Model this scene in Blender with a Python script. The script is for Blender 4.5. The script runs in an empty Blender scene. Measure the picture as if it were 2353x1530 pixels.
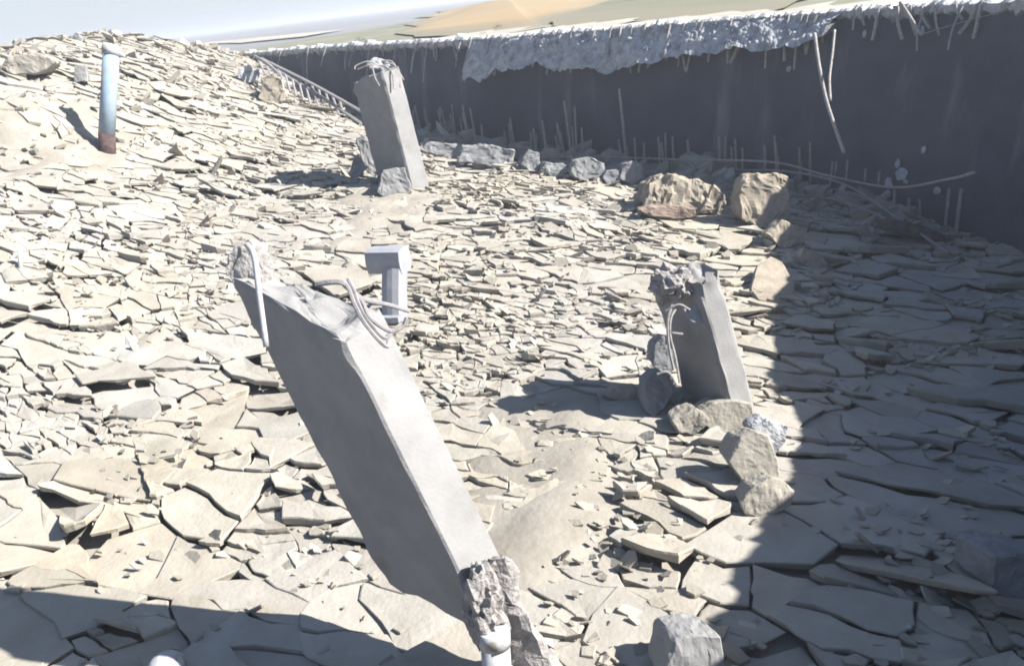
import bpy, bmesh, math, random
import numpy as np
from mathutils import Vector, noise, Matrix
random.seed(7); rng = np.random.default_rng(11)
SC = bpy.context.scene
# ------------------------------------------------------------------ camera
F, H = 1882.0, 4.0
RHO, PITCH = math.radians(7.3), math.radians(22.3)
r0 = np.array([1., 0, 0]); u0 = np.array([0, math.sin(PITCH), math.cos(PITCH)]); FW = np.array([0, math.cos(PITCH), -math.sin(PITCH)])
RT = math.cos(RHO)*r0 - math.sin(RHO)*u0; UP = math.sin(RHO)*r0 + math.cos(RHO)*u0
CAM = np.array([0, 0, H])
cd = bpy.data.cameras.new('camera'); cam = bpy.data.objects.new('camera', cd); SC.collection.objects.link(cam)
cd.sensor_width = 36; cd.lens = 36*F/2353; cd.clip_start = .05; cd.clip_end = 9000
cam.matrix_world = Matrix(((RT[0], UP[0], -FW[0], 0), (RT[1], UP[1], -FW[1], 0), (RT[2], UP[2], -FW[2], H), (0, 0, 0, 1)))
SC.camera = cam
# ------------------------------------------------------------------ light
SUN_EL = math.radians(38.0); SX, SY = .98, -.20
SUN_AZ = math.atan2(SX, SY)
w = bpy.data.worlds.new('World'); SC.world = w; w.use_nodes = True
nt = w.node_tree; bgn = nt.nodes['Background']; sky = nt.nodes.new('ShaderNodeTexSky'); sky.sky_type = 'NISHITA'; sky.sun_disc = False
sky.sun_elevation = SUN_EL; sky.sun_rotation = SUN_AZ; sky.air_density = 1.0; sky.dust_density = .7; sky.ozone_density = 2.5
tc_ = nt.nodes.new('ShaderNodeTexCoord'); sx_ = nt.nodes.new('ShaderNodeSeparateXYZ'); nt.links.new(tc_.outputs['Generated'], sx_.inputs[0])
mr_ = nt.nodes.new('ShaderNodeMapRange'); mr_.inputs['From Min'].default_value = .10; mr_.inputs['From Max'].default_value = .26; mr_.inputs['To Min'].default_value = .9; mr_.inputs['To Max'].default_value = 0; nt.links.new(sx_.outputs[2], mr_.inputs[0])
mk_ = nt.nodes.new('ShaderNodeMixRGB'); mk_.inputs[2].default_value = (3.9, 4.25, 4.7, 1); nt.links.new(mr_.outputs[0], mk_.inputs[0]); nt.links.new(sky.outputs[0], mk_.inputs[1]); nt.links.new(mk_.outputs[0], bgn.inputs[0])   # pale haze low over the horizon
bgn.inputs[1].default_value = .056
sd = Vector((SX*math.cos(SUN_EL), SY*math.cos(SUN_EL), math.sin(SUN_EL)))
sl = bpy.data.lights.new('sun', 'SUN'); sl.energy = 4.8; sl.angle = math.radians(.53); sl.color = (1, .955, .89)
so = bpy.data.objects.new('sun', sl); SC.collection.objects.link(so); so.rotation_euler = sd.to_track_quat('Z', 'Y').to_euler(); so.location = (30, -5, 30)
SC.view_settings.view_transform = 'Standard'; SC.view_settings.look = 'None'; SC.view_settings.gamma = 1
SC.view_settings.exposure = 1.68
SC.cycles.max_bounces = 5; SC.cycles.diffuse_bounces = 3; SC.cycles.filter_width = 1.9
# ------------------------------------------------------------------ projection helpers
def ray(x, y): return FW + (x-1176.5)/F*RT - (y-765)/F*UP
def proj(P):
    v = np.asarray(P, float) - CAM; t = v@FW
    return 1176.5+F*(v@RT)/t, 765-F*(v@UP)/t, t
def at(x, y, t): return CAM + ray(x, y)*t                # t is the depth along the view
def atz(x, y, z): d = ray(x, y); return CAM + d*((z-H)/d[2])
# ------------------------------------------------------------------ terrain
CP = [(0,1500,0),(600,1500,0),(1150,1480,0),(1700,1500,0),(2353,1530,-.1),(2353,1000,-.3),(2000,800,-.3),(1540,930,0),(2250,700,-.45),
 (1850,560,-.25),(1700,420,-.05),(1400,395,0),(1200,365,.2),(1000,330,.45),(850,270,.9),(700,225,1.4),(620,175,2.3),(940,440,.8),(1300,600,.15),
 (900,800,.1),(400,900,.12),(0,1000,.2),(0,700,.9),(300,650,.75),(600,560,.65),(240,360,1.9),(0,400,1.9),(500,300,1.8)]
CPD = [(0,205,20),(200,150,25),(50,127,25),(350,118,29),(470,122,34),(560,128,38),(-300,150,24),(-200,400,17)]
P = [atz(*c) for c in CP]
for x, y, d in CPD:
    v = ray(x, y); P.append(CAM + v*(d/math.hypot(v[0], v[1])))
P += [np.array(q) for q in [(-45,60,3.4),(-60,20,3.4),(-25,-5,1.5),(0,-8,0.),(5,0,-.1),(20,30,.2),(12,12,-.5),(-22,50,3.0),(-5,48,1.6)]]
P = np.array(P)
def tps(d): return np.where(d > 1e-9, d*d*np.log(np.maximum(d, 1e-9)), 0.)
n_ = len(P); A_ = np.zeros((n_+3, n_+3)); D_ = np.linalg.norm(P[:, None, :2]-P[None, :, :2], axis=2)
A_[:n_, :n_] = tps(D_) + np.eye(n_)*2.0; A_[:n_, n_] = 1; A_[:n_, n_+1:] = P[:, :2]; A_[n_, :n_] = 1; A_[n_+1:, :n_] = P[:, :2].T
WT = np.linalg.solve(A_, np.concatenate([P[:, 2], np.zeros(3)]))
def hzv(X, Y):
    X = np.asarray(X, float); Y = np.asarray(Y, float); out = WT[n_] + WT[n_+1]*X + WT[n_+2]*Y
    for i in range(n_): out = out + WT[i]*tps(np.hypot(X-P[i, 0], Y-P[i, 1]))
    rough = np.clip((np.hypot(X, Y)-9)/12, 0, 1)
    return np.clip(out, -.6, 4.3) + rough*(.10*np.sin(X*1.3+Y*.7)*np.sin(Y*1.1-X*.3+1) + .06*np.sin(X*3.1+1.3*Y)*np.sin(Y*2.7+2))
def hz(x, y): return float(hzv(x, y))
def G(px, py, dz=0.0):                                    # where the line of sight meets the floor
    v = ray(px, py); ts = np.linspace(3, 45, 850); Q = CAM + v*ts[:, None]
    below = np.nonzero(Q[:, 2] < hzv(Q[:, 0], Q[:, 1]) + dz)[0]
    t = ts[below[0]] if len(below) else 30.
    return CAM + v*t
# ------------------------------------------------------------------ materials
def newmat(name): 
    m = bpy.data.materials.new(name); m.use_nodes = True; return m, m.node_tree, m.node_tree.nodes['Principled BSDF']
def rough_mat(name, c1, c2, scale=3., rough=.9, bump=.3, bscale=30., stain_or_hole=None, tone=False, detail=8, spec=.1):
    K_ = .76 if name == 'column_concrete' else .78; c1 = tuple(K_*v for v in c1); c2 = tuple(K_*v for v in c2); stain_or_hole = (tuple(K_*v for v in stain_or_hole[0]),)+tuple(stain_or_hole[1:]) if stain_or_hole else None
    m, t, b = newmat(name); N = t.nodes.new; L = t.links.new
    tc = N('ShaderNodeTexCoord'); n1 = N('ShaderNodeTexNoise'); n1.inputs['Scale'].default_value = scale; n1.inputs['Detail'].default_value = detail; n1.inputs['Roughness'].default_value = .65
    geo = N('ShaderNodeNewGeometry'); L(geo.outputs['Position'], n1.inputs['Vector'])
    cr = N('ShaderNodeValToRGB'); cr.color_ramp.elements[0].position = .34; cr.color_ramp.elements[1].position = .66
    cr.color_ramp.elements[0].color = (*c1, 1); cr.color_ramp.elements[1].color = (*c2, 1); L(n1.outputs[0], cr.inputs[0]); col = cr.outputs[0]
    if stain_or_hole:
        n3 = N('ShaderNodeTexNoise'); n3.inputs['Scale'].default_value = stain_or_hole[1]; n3.inputs['Detail'].default_value = 6; mp = N('ShaderNodeMapping'); mp.inputs['Scale'].default_value = (1, 1, .07 if name == 'wall_concrete' else 1); L(geo.outputs['Position'], mp.inputs[0]); L(mp.outputs[0], n3.inputs['Vector'])
        r3 = N('ShaderNodeValToRGB'); r3.color_ramp.elements[0].position = stain_or_hole[2]; r3.color_ramp.elements[1].position = stain_or_hole[2]+(.3 if name == 'wall_concrete' else .12); L(n3.outputs[0], r3.inputs[0])
        mx = N('ShaderNodeMixRGB'); L(r3.outputs[0], mx.inputs[0]); L(col, mx.inputs[1]); mx.inputs[2].default_value = (*stain_or_hole[0], 1); col = mx.outputs[0]
    if tone == 'fade':
        a = N('ShaderNodeAttribute'); a.attribute_name = 'tone'; ad = N('ShaderNodeMath'); ad.operation = 'ADD'; nn = N('ShaderNodeTexNoise'); nn.inputs['Scale'].default_value = .12; nn.inputs['Detail'].default_value = 8; L(geo.outputs['Position'], nn.inputs['Vector'])
        L(a.outputs['Fac'], ad.inputs[0]); L(nn.outputs[0], ad.inputs[1]); rr = N('ShaderNodeMapRange'); rr.inputs['From Min'].default_value = .55; rr.inputs['From Max'].default_value = 1.0; L(ad.outputs[0], rr.inputs[0])
        mm = N('ShaderNodeMixRGB'); mm.inputs[1].default_value = (.168, .156, .117, 1); L(rr.outputs[0], mm.inputs[0]); L(col, mm.inputs[2]); col = mm.outputs[0]
    elif tone:
        a = N('ShaderNodeAttribute'); a.attribute_name = 'tone'; mm = N('ShaderNodeMixRGB'); mm.blend_type = 'MULTIPLY'; mm.inputs[0].default_value = 1; L(col, mm.inputs[1]); L(a.outputs['Color'], mm.inputs[2]); col = mm.outputs[0]
    L(col, b.inputs['Base Color']); b.inputs['Roughness'].default_value = rough; b.inputs['Specular IOR Level'].default_value = spec
    n2 = N('ShaderNodeTexNoise'); n2.inputs['Scale'].default_value = bscale; n2.inputs['Detail'].default_value = 5; L(geo.outputs['Position'], n2.inputs['Vector'])
    bp = N('ShaderNodeBump'); bp.inputs['Strength'].default_value = bump; bp.inputs['Distance'].default_value = .02; L(n2.outputs[0], bp.inputs['Height']); L(bp.outputs[0], b.inputs['Normal'])
    return m
M = {
 'plate': rough_mat('dusty_concrete_skin', (.32,.297,.255), (.40,.376,.33), 2.2, bump=.35, bscale=26, tone=True, stain_or_hole=((.29,.268,.225), 1.1, .60)),
 'floor': rough_mat('dusty_floor', (.25,.23,.195), (.34,.315,.275), 1.6, bump=.6, bscale=14),
 'column': rough_mat('column_concrete', (.25,.248,.246), (.31,.308,.305), 2.5, bump=.18, bscale=45, stain_or_hole=((.245,.235,.225), 3.1, .60)),
 'core': rough_mat('crumbled_concrete', (.22,.21,.20), (.40,.38,.37), 14, bump=1.0, bscale=40),
 'dust': rough_mat('dusty_block', (.29,.268,.228), (.36,.338,.295), 4, bump=.5, bscale=26),
 'tan': rough_mat('tan_stone', (.27,.235,.185), (.37,.33,.27), 4, bump=.5, bscale=22),
 'red': rough_mat('reddish_stone', (.22,.17,.14), (.32,.25,.205), 5, bump=.5, bscale=22),
 'grey': rough_mat('grey_rubble', (.18,.185,.19), (.29,.295,.30), 5, bump=.6, bscale=24),
 'wall': rough_mat('wall_concrete', (.052,.057,.082), (.085,.092,.122), .8, bump=.3, bscale=12, stain_or_hole=((.24,.245,.27), 1.6, .57)),
 'rim': rough_mat('torn_concrete', (.26,.27,.29), (.52,.53,.54), 5, bump=1.0, bscale=25, stain_or_hole=((.19,.195,.21), 4.5, .58)),  # darker blotches paint in the shade of holes in the torn edge
 'rebar': rough_mat('dusty_rebar', (.24,.225,.215), (.42,.40,.385), 20, bump=.3, bscale=80),
 'cable': rough_mat('grey_cable', (.22,.21,.22), (.34,.33,.33), 20, bump=.2, bscale=80),
 'pipe': rough_mat('white_pipe', (.36,.37,.39), (.50,.51,.53), 3, rough=.75, bump=.15, bscale=20, spec=.2, stain_or_hole=((.24,.22,.19), 7, .56)),
 'bluepipe': rough_mat('pale_blue_pipe', (.20,.29,.38), (.33,.40,.47), 3, rough=.75, bump=.15, bscale=20, spec=.2, stain_or_hole=((.30,.30,.29), 5, .54)),
 'duct': rough_mat('grey_duct', (.27,.28,.31), (.36,.37,.40), 3, rough=.6, bump=.1, bscale=20, spec=.35),
 'rust': rough_mat('rusty_collar', (.06,.04,.045), (.13,.09,.08), 12, bump=.6, bscale=40),
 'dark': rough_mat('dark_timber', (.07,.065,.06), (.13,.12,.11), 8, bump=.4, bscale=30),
 'plain': rough_mat('far_plain', (.21,.215,.225), (.26,.265,.275), .02, bump=0, bscale=3, detail=5),
 'verge': rough_mat('dry_grass_ground', (.16,.165,.11), (.25,.245,.19), .3, bump=.5, bscale=2),
 'sand': rough_mat('tan_sand', (.32,.235,.13), (.36,.28,.175), .06, bump=.2, bscale=2, tone='fade'),
 'green': rough_mat('olive_scrub_ground', (.11,.125,.08), (.17,.18,.11), .25, bump=.5, bscale=2, tone='fade'),
 'track': rough_mat('pale_track_dirt', (.36,.33,.28), (.46,.43,.38), .3, bump=.2, bscale=2),
 'bush': rough_mat('scrub', (.05,.08,.03), (.09,.12,.05), 3, bump=.5, bscale=10),
}
# ------------------------------------------------------------------ object helpers
COL = SC.collection
def obj(name, verts, faces, mat, parent=None, smooth=False, tone=None):
    me = bpy.data.meshes.new(name); me.from_pydata([tuple(map(float, v)) for v in verts], [], faces); me.validate()
    bm = bmesh.new(); bm.from_mesh(me); bmesh.ops.recalc_face_normals(bm, faces=bm.faces); bm.to_mesh(me); bm.free()
    if tone is not None:
        at_ = me.color_attributes.new('tone', 'FLOAT_COLOR', 'POINT'); at_.data.foreach_set('color', np.asarray(tone, dtype=np.float32).ravel())
    me.materials.append(mat)
    if smooth: me.polygons.foreach_set('use_smooth', [True]*len(me.polygons))
    o = bpy.data.objects.new(name, me); COL.objects.link(o)
    if parent: o.parent = parent
    return o
def from_bm(name, bm, mat, parent=None, smooth=False):
    me = bpy.data.meshes.new(name); bmesh.ops.recalc_face_normals(bm, faces=bm.faces); bm.to_mesh(me); bm.free(); me.materials.append(mat)
    if smooth: me.polygons.foreach_set('use_smooth', [True]*len(me.polygons))
    o = bpy.data.objects.new(name, me); COL.objects.link(o)
    if parent: o.parent = parent
    return o
def tag(o, label, cat, group=None, kind=None):
    if label: o['label'] = label
    if cat: o['category'] = cat
    if group: o['group'] = group
    if kind: o['kind'] = kind
    return o
def struct(o): o['kind'] = 'structure'; return o
def thing(name, loc, label, cat, group=None):
    o = bpy.data.objects.new(name, None); COL.objects.link(o); o.location = tuple(map(float, loc)); return tag(o, label, cat, group)
def settle(root):                                         # children were built in world space
    bpy.context.view_layer.update()
    for ch in root.children: ch.matrix_parent_inverse = root.matrix_world.inverted()
def tube_data(pts, rad, n=7, off=0, close=True):
    pts = [Vector(tuple(map(float, p))) for p in pts]; V = []; Fc = []; k = len(pts); prev = None
    for i, p in enumerate(pts):
        d = (pts[min(i+1, k-1)] - pts[max(i-1, 0)]).normalized()
        a = (prev - d*prev.dot(d)) if prev is not None else d.cross(Vector((.3, .2, 1)))
        a = a.normalized() if a.length > 1e-4 else d.orthogonal().normalized()
        b = d.cross(a); prev = a; r = rad[i] if hasattr(rad, '__len__') else rad
        for j in range(n): 
            q = 2*math.pi*j/n; V.append(p + (a*math.cos(q)+b*math.sin(q))*r)
    for i in range(k-1):
        for j in range(n):
            Fc.append((off+i*n+j, off+i*n+(j+1) % n, off+(i+1)*n+(j+1) % n, off+(i+1)*n+j))
    if close: Fc.append(tuple(off+j for j in range(n))); Fc.append(tuple(off+(k-1)*n+j for j in range(n)))
    return V, Fc
def tube(name, pts, rad, mat, parent=None, n=7):
    V, Fc = tube_data(pts, rad, n); o = obj(name, V, Fc, mat, parent, smooth=n > 6)
    for p in o.data.polygons:
        if len(p.vertices) > 4: p.use_smooth = False
    return o
def spline(pts, m=8):
    P_ = [np.array(p, float) for p in pts]; P_ = [2*P_[0]-P_[1]] + P_ + [2*P_[-1]-P_[-2]]; out = []
    for i in range(1, len(P_)-2):
        for s in np.arange(m)/m:
            a, b, c, d = P_[i-1:i+3]; out.append(.5*((2*b)+(c-a)*s+(2*a-5*b+4*c-d)*s*s+(3*b-a-3*c+d)*s**3))
    return out + [P_[-2]]
def nz(v, s=1.): return noise.noise(Vector((float(v[0])*s, float(v[1])*s, float(v[2])*s)))
def chip(bm, amp, scale, seed=0):
    for v in bm.verts:
        c = v.co*scale + Vector((seed*3.1, seed*1.7, seed)); v.co += Vector((noise.noise(c), noise.noise(c+Vector((9, 0, 0))), noise.noise(c+Vector((0, 9, 0)))))*amp
def chunk(name, px, thick, mat, label, cat, group=None, t=None, dz=0., parent=None, lean=0., shrink=.8, rough=.035, back=None):
    """a block whose near face has the outline px; it stands at the depth where its lowest corner meets the floor and has real thickness"""
    low = max(px, key=lambda q: q[1])
    if t is None: t = proj(G(low[0], low[1]))[2]
    front = [at(x, y, t + lean*(low[1]-y)/F*t) for x, y in px]
    c = sum(front)/len(front); bd = np.array(back if back is not None else (-.18, .93, -.12)); bd = bd/np.linalg.norm(bd)*thick
    bm = bmesh.new()
    fv = [bm.verts.new(tuple(p)) for p in front]; bv = [bm.verts.new(tuple(c+(p-c)*shrink+bd)) for p in front]
    k = len(fv); bm.faces.new(fv); bm.faces.new(bv[::-1])
    for i in range(k): bm.faces.new((fv[i], bv[i], bv[(i+1) % k], fv[(i+1) % k]))
    bmesh.ops.recalc_face_normals(bm, faces=bm.faces)
    size = max(np.linalg.norm(p-c) for p in front)
    try: bmesh.ops.bevel(bm, geom=list(bm.edges), offset=size*.05, segments=1, affect='EDGES', clamp_overlap=True)
    except Exception: pass
    bmesh.ops.triangulate(bm, faces=list(bm.faces)); bmesh.ops.subdivide_edges(bm, edges=[e for e in bm.edges if e.calc_length() > size*.12], cuts=3, use_grid_fill=True)
    bmesh.ops.triangulate(bm, faces=list(bm.faces)); bmesh.ops.subdivide_edges(bm, edges=[e for e in bm.edges if e.calc_length() > size*.1], cuts=1)
    chip(bm, min(rough, size*.1)*.3, 38, seed=8)
    chip(bm, min(rough, size*.16), 4.5, seed=len(bpy.data.objects)); chip(bm, min(rough, size*.1)*.5, 14, seed=5)
    o = from_bm(name, bm, mat, parent, smooth=False)
    if label: tag(o, label, cat, group)
    return o
# ------------------------------------------------------------------ the tank wall
RIM = [(-22,42),(-15,40.5),(-9.76,37),(-4.8,31.0),(-1.2,24.9),(1.1,21.8),(3.0,19.6),(4.9,17.7),(6.5,15.9),(7.5,14.4),(8.1,12.9),(8.3,11.4),(8.05,10.2),(7.4,8.75),(6.75,6.9),(6.5,5.65),(6.0,4.8),(5.4,4.1),(5.1,3.6),(4.75,3.1),(4.1,2.0),(3.0,.7),(1.8,-.4)]
RC = spline(RIM, 14); RC = np.array(RC)
TG = np.gradient(RC, axis=0); TG /= np.linalg.norm(TG, axis=1)[:, None]; NI = np.stack([TG[:, 1], -TG[:, 0]], 1)   # into the tank
ARC = np.concatenate([[0], np.cumsum(np.linalg.norm(np.diff(RC, axis=0), axis=1))])
def lean_at(i): return .25 + .35*np.clip((RC[i, 0]-3)/4, 0, 1)
def inside(x, y):
    d = np.hypot(RC[:, 0]-x, RC[:, 1]-y); i = int(d.argmin()); return (np.array([x, y])-RC[i])@NI[i]
RIMZ = 3.0
def rimz(i): return RIMZ + .07*nz((RC[i, 0], RC[i, 1], 0), .9) + .05*nz((RC[i, 0], RC[i, 1], 3), 3.5)
tank_wall = thing('tank_wall', (RC[170][0], RC[170][1], 0), 'long dark curved concrete wall of the broken tank with a ragged rim', 'wall')
V = []; Fc = []; rows = 10; nR = len(RC)
for i in range(nR):
    for j in range(rows+1):
        s = j/rows; zb = -1.0; z = zb + (rimz(i)-zb)*s; k = lean_at(i)*(1-z/3.0) if z < 3 else 0
        q = RC[i] + NI[i]*(k + .02*nz((RC[i, 0], RC[i, 1], z), 1.2)); V.append((q[0], q[1], z))
    q = RC[i]-NI[i]*.32; V.append((q[0], q[1], rimz(i)-.03)); V.append((q[0], q[1], -1))
R2 = rows+3
for i in range(nR-1):
    for j in range(R2-1): Fc.append((i*R2+j, (i+1)*R2+j, (i+1)*R2+j+1, i*R2+j+1))
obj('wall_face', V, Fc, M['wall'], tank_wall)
def wallpt(i, z, out=0.): 
    k = lean_at(i)*(1-z/3.0)+out; q = RC[i]+NI[i]*k; return np.array([q[0], q[1], z])
PX = np.array([proj((RC[i, 0], RC[i, 1], RIMZ))[0] if RC[i, 1] > 9 else 9999 for i in range(nR)])
def idx(px):                                             # wall station seen at photo column px
    return int(np.abs(PX-px).argmin())
def idxf(px):
    c = np.abs(PX-px).argmin(); return c
# crumbled lip along the rim
V = []; Fc = []; lo, hi = idx(300), nR-30
fine = np.linspace(lo, hi, 2200); k = 0
for f_ in fine:
    i = int(f_); fr = f_-i; i2 = min(i+1, nR-1); c = RC[i]*(1-fr)+RC[i2]*fr; n = NI[i]
    a = nz((c[0], c[1], 0), 2.3); b = nz((c[0], c[1], 7), 9)+.5*nz((c[0], c[1], 2), 20); e = nz((c[0], c[1], 4), 1.1)
    up = .05 + .14*max(0, a) + .09*b; dn = .10 + .18*abs(b) + .16*max(0, e); pr = .09 + .08*a
    for (o_, z) in ((.0, -dn), (pr, -dn*.7), (pr*1.1, up*.3), (pr*.3, up), (-.25, up*.8), (-.36, -.1)):
        q = c+n*(o_+.012); V.append((q[0], q[1], RIMZ+z))
for i in range(len(fine)-1):
    for j in range(5): Fc.append((i*6+j, (i+1)*6+j, (i+1)*6+j+1, i*6+j+1))
obj('crumbled_lip', V, Fc, M['rim'], tank_wall)
# torn remnant of the roof edge that still hangs on the wall
EDGE = [(1090,160,.3),(1130,165,.5),(1180,150,.4),(1240,140,.35),(1300,148,.45),(1400,146,.5),(1470,142,.5),(1540,135,.5),(1640,116,.55),(1740,104,.6),(1840,92,.6),(1900,84,.6),(1925,72,.5),(1938,45,.3)]
V = []; Fc = []; xs = np.arange(1090, 1940, 3.0); NR_ = 15
PI_ = np.interp(xs, *zip(*sorted((PX[i], i) for i in range(idx(1040), idx(2000)))))
for x, fi in zip(xs, PI_):
    i = int(fi); fr = fi-i; lerp = lambda z, o_: wallpt(i, z, o_)*(1-fr)+wallpt(min(i+1, nR-1), z, o_)*fr
    yb = np.interp(x, [e[0] for e in EDGE], [e[1] for e in EDGE]); top = lerp(RIMZ, 0)
    xx, yy, tt = proj(top); drop = max(.12, (yb-yy)/F*tt); drop *= 1+.25*nz(top, .9)+.22*nz(top, 2.6)+.10*nz(top, 8)
    for k_ in range(NR_):
        s_ = k_/(NR_-2); s_ = min(s_, 1.); p = lerp(RIMZ-.02-drop*s_, .10+.40*s_**.8)
        if k_ == NR_-1: p = lerp(RIMZ-.02-drop*.9, .12)
        else: p = p+np.array([NI[i][0], NI[i][1], .3])*(.07*nz(p, 1.6)+.035*nz(p, 6)+.03*nz(p, 18))
        V.append(p)
for i in range(len(xs)-1):
    for j in range(NR_-1): Fc.append((i*NR_+j, (i+1)*NR_+j, (i+1)*NR_+j+1, i*NR_+j+1))
Va = np.array(V)
obj('hanging_roof_edge', Va.reshape(-1, 3), Fc, M['rim'], tank_wall, smooth=False)
# rods hanging from the rim
rods = list(np.linspace(585, 1075, 27)) + list(np.linspace(1110, 1600, 24)) + list(np.linspace(1625, 1900, 14)) + list(np.linspace(1960, 2300, 15))
for q, x in enumerate(rods):
    x += random.uniform(-7, 7); i = idx(x); fx = random.uniform(0, 1); out = .1+random.uniform(0, .06)
    if 1100 < x < 1935: out = .36
    p0 = wallpt(i, RIMZ+random.uniform(-.02, .05), out if out < .3 else .12)
    j = min(i+1, nR-1); p0 = p0*(1-fx) + wallpt(j, p0[2], out if out < .3 else .12)*fx
    L = random.choice((.2, .35, .5, .6, .8))*random.uniform(.8, 1.2)*(1.15 if x < 1080 else .95)*(1 if x < 1900 else .8); sw = random.gauss(0, .13); tv = np.array([TG[i][0], TG[i][1], 0])
    if 1100 < x < 1935: L = random.uniform(.5, .95)
    nn = np.array([NI[i][0], NI[i][1], 0])
    pts = [p0, p0+nn*(.02 if L < .6 else .2)-np.array([0, 0, L*.5])+tv*sw*.3, p0+nn*(.03 if L < .6 else .33)-np.array([0, 0, L])+tv*sw]
    tube('bent_rebar', spline(pts, 3), random.uniform(.016, .036), M['rebar'], tank_wall, n=5)
# pale lime runs and splashes on the wall face, each a thin crust a few millimetres proud of it
def crust(cx, cy, w_, h_, name='lime_run'):
    i = idx(cx)
    for z in np.linspace(3, -.3, 60):
        if proj(wallpt(i, z, 0))[1] > cy: break
    V = []; n = 18; c = wallpt(i, z, .02)
    tv = np.array([TG[i][0], TG[i][1], 0]); upv = wallpt(i, z+.5, .02)-c; upv /= np.linalg.norm(upv); t = proj(c)[2]; nn = np.array([NI[i][0], NI[i][1], .1])
    for a in np.linspace(0, 2*math.pi, n, endpoint=False):
        rr = 1+.35*nz((math.cos(a)*1.5+cx, math.sin(a)*1.5, cy)); V.append(c+nn*.012+tv*math.cos(a)*w_/F*t*rr+upv*math.sin(a)*h_/F*t*rr)
    V2 = [v+nn*.02 for v in V]; 
    obj(name, V+V2, [tuple(range(n)), tuple(range(2*n-1, n-1, -1))]+[(a, (a+1) % n, n+(a+1) % n, n+a) for a in range(n)], M['cable'] if name == 'lime_run' else M['rim'], tank_wall)
for c in [(1836,152,7,7),(2190,340,6,9),(2145,395,16,14),(2120,415,10,12),(2140,372,6,10),(2260,430,10,8),(1992,75,5,8),(2165,410,6,5)]: crust(*c, name='splash_mark')
# ------------------------------------------------------------------ bars standing along the foot of the wall
bars = [(948,240,270),(968,236,285),(985,240,290),(1020,250,300),(1040,258,300),(1082,250,330),(1098,255,335),(1112,290,335),(1165,300,330),(1222,300,340),(1232,305,345),(1285,290,330),(1298,285,335),(1325,235,345),(1340,290,360),(1480,330,385),(1516,330,385),(1530,300,378),(1548,302,372),(1585,305,365),(1654,300,370),(1694,300,372),(1708,345,400),(1758,312,378),(1786,298,385),(1842,325,400),(1862,310,400),(1905,350,410),(2015,375,430),(2035,385,450),(2170,440,520),(2195,440,530),(1440,180,345),(1310,180,300)]
for q_ in range(34):
    x = random.uniform(950, 2120); yb_ = np.interp(x, [950, 1200, 1480, 1700, 1850, 2120], [285, 340, 380, 385, 400, 500]); bars.append((x, yb_-random.uniform(25, 75), yb_))
for x, y0, y1 in bars:
    b = G(x, y1+14); 
    while inside(b[0], b[1]) < .55: b = b - np.array([ray(x, y1)[0], ray(x, y1)[1], 0])*.12
    b[2] = hz(b[0], b[1])-.1; tb = proj(b)[2]; hgt = (y1+14-y0)/F*tb*1.05; j = random.uniform(-.08, .08)
    t_ = tube('starter_bar', [b, b+np.array([j*.4, 0, hgt*.5+.05]), b+np.array([j, j*.5, hgt+.1])], random.uniform(.022, .034), M['rebar'], tank_wall, n=5)
settle(tank_wall)
# ------------------------------------------------------------------ cables and rods loose along the wall
def cable(px, label, cat='cable', rad=.022, t0=0., mat='cable', group=None, name='bent_rebar_rod'):
    pts = []
    for (x, y, up) in px:
        g = G(x, y); v = ray(x, y); 
        while inside(g[0], g[1]) < .45: g = g - v*.15
        if up: g = g - v*up
        pts.append(g + np.array([0, 0, .05]))
    return tag(tube(name, spline(pts, 6), rad, M[mat]), label, cat, group)
cable([(1180,372,0),(1350,366,.8),(1550,372,1),(1700,375,1.2),(1800,383,1.3),(1900,410,1.3),(2050,438,1.4),(2180,420,2.2),(2240,405,2.6)], 'longest thin grey cable sweeping above the tan block along the wall foot', rad=.02)
cable([(1680,398,.3),(1780,398,.5),(1880,412,.6),(1960,440,.6),(2050,500,.5),(2180,590,.3)], 'grey cable curving over the square tan block and down to the right', rad=.024)
cable([(1820,455,.4),(1900,462,.4),(1990,490,.5),(2080,530,.4)], 'short lower cable right of the square tan block in the shade', rad=.018)
cable([(1830,430,.2),(1930,445,.3),(2030,480,.3),(2100,520,.2)], 'middle cable of the three right of the square tan block', rad=.018)
cable([(1640,395,.2),(1655,440,.3),(1700,428,.3)], 'short bent rod hooked between the boulder and the square block', cat='rod', rad=.02)
# two rods hanging from the torn roof edge
i = idx(1875)
def hang(px, label, rad):
    pts = []
    for k_, (x, y) in enumerate(px):
        i = idx(1880); base = proj(wallpt(i, 3, 0))[2]; pts.append(at(x, y, base-.85-.25*k_))
    return tag(tube('hanging_rod', spline(pts, 6), rad, M['rebar']), label, 'rod')
hang([(1872,78),(1882,150),(1900,235),(1925,310),(1940,352)], 'long pale rod hanging from the roof edge down to the wall foot', .03)
hang([(1918,70),(1912,130),(1906,180),(1908,232)], 'shorter pale rod hanging beside the long one from the roof edge', .022)
i = idx(2085); b0 = wallpt(i, 2.95, .12); tt = proj(b0)[2]
tag(tube('hanging_rod', spline([at(2068,5,tt-.3), at(2092,42,tt-.35), at(2117,80,tt-.4), at(2120,62,tt-.4)], 5), .03, M['rebar']), 'slanting bent rod hanging from the rim at the upper right', 'rod')
tag(tube('thin_wire', spline([at(2117,80,tt-.4), at(2200,55,tt-.9), at(2350,14,tt-1.6), at(2420,-10,tt-1.9)], 6), .008, M['cable']), 'thin wire running right from the slanting rod across the dark wall', 'wire')
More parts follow.
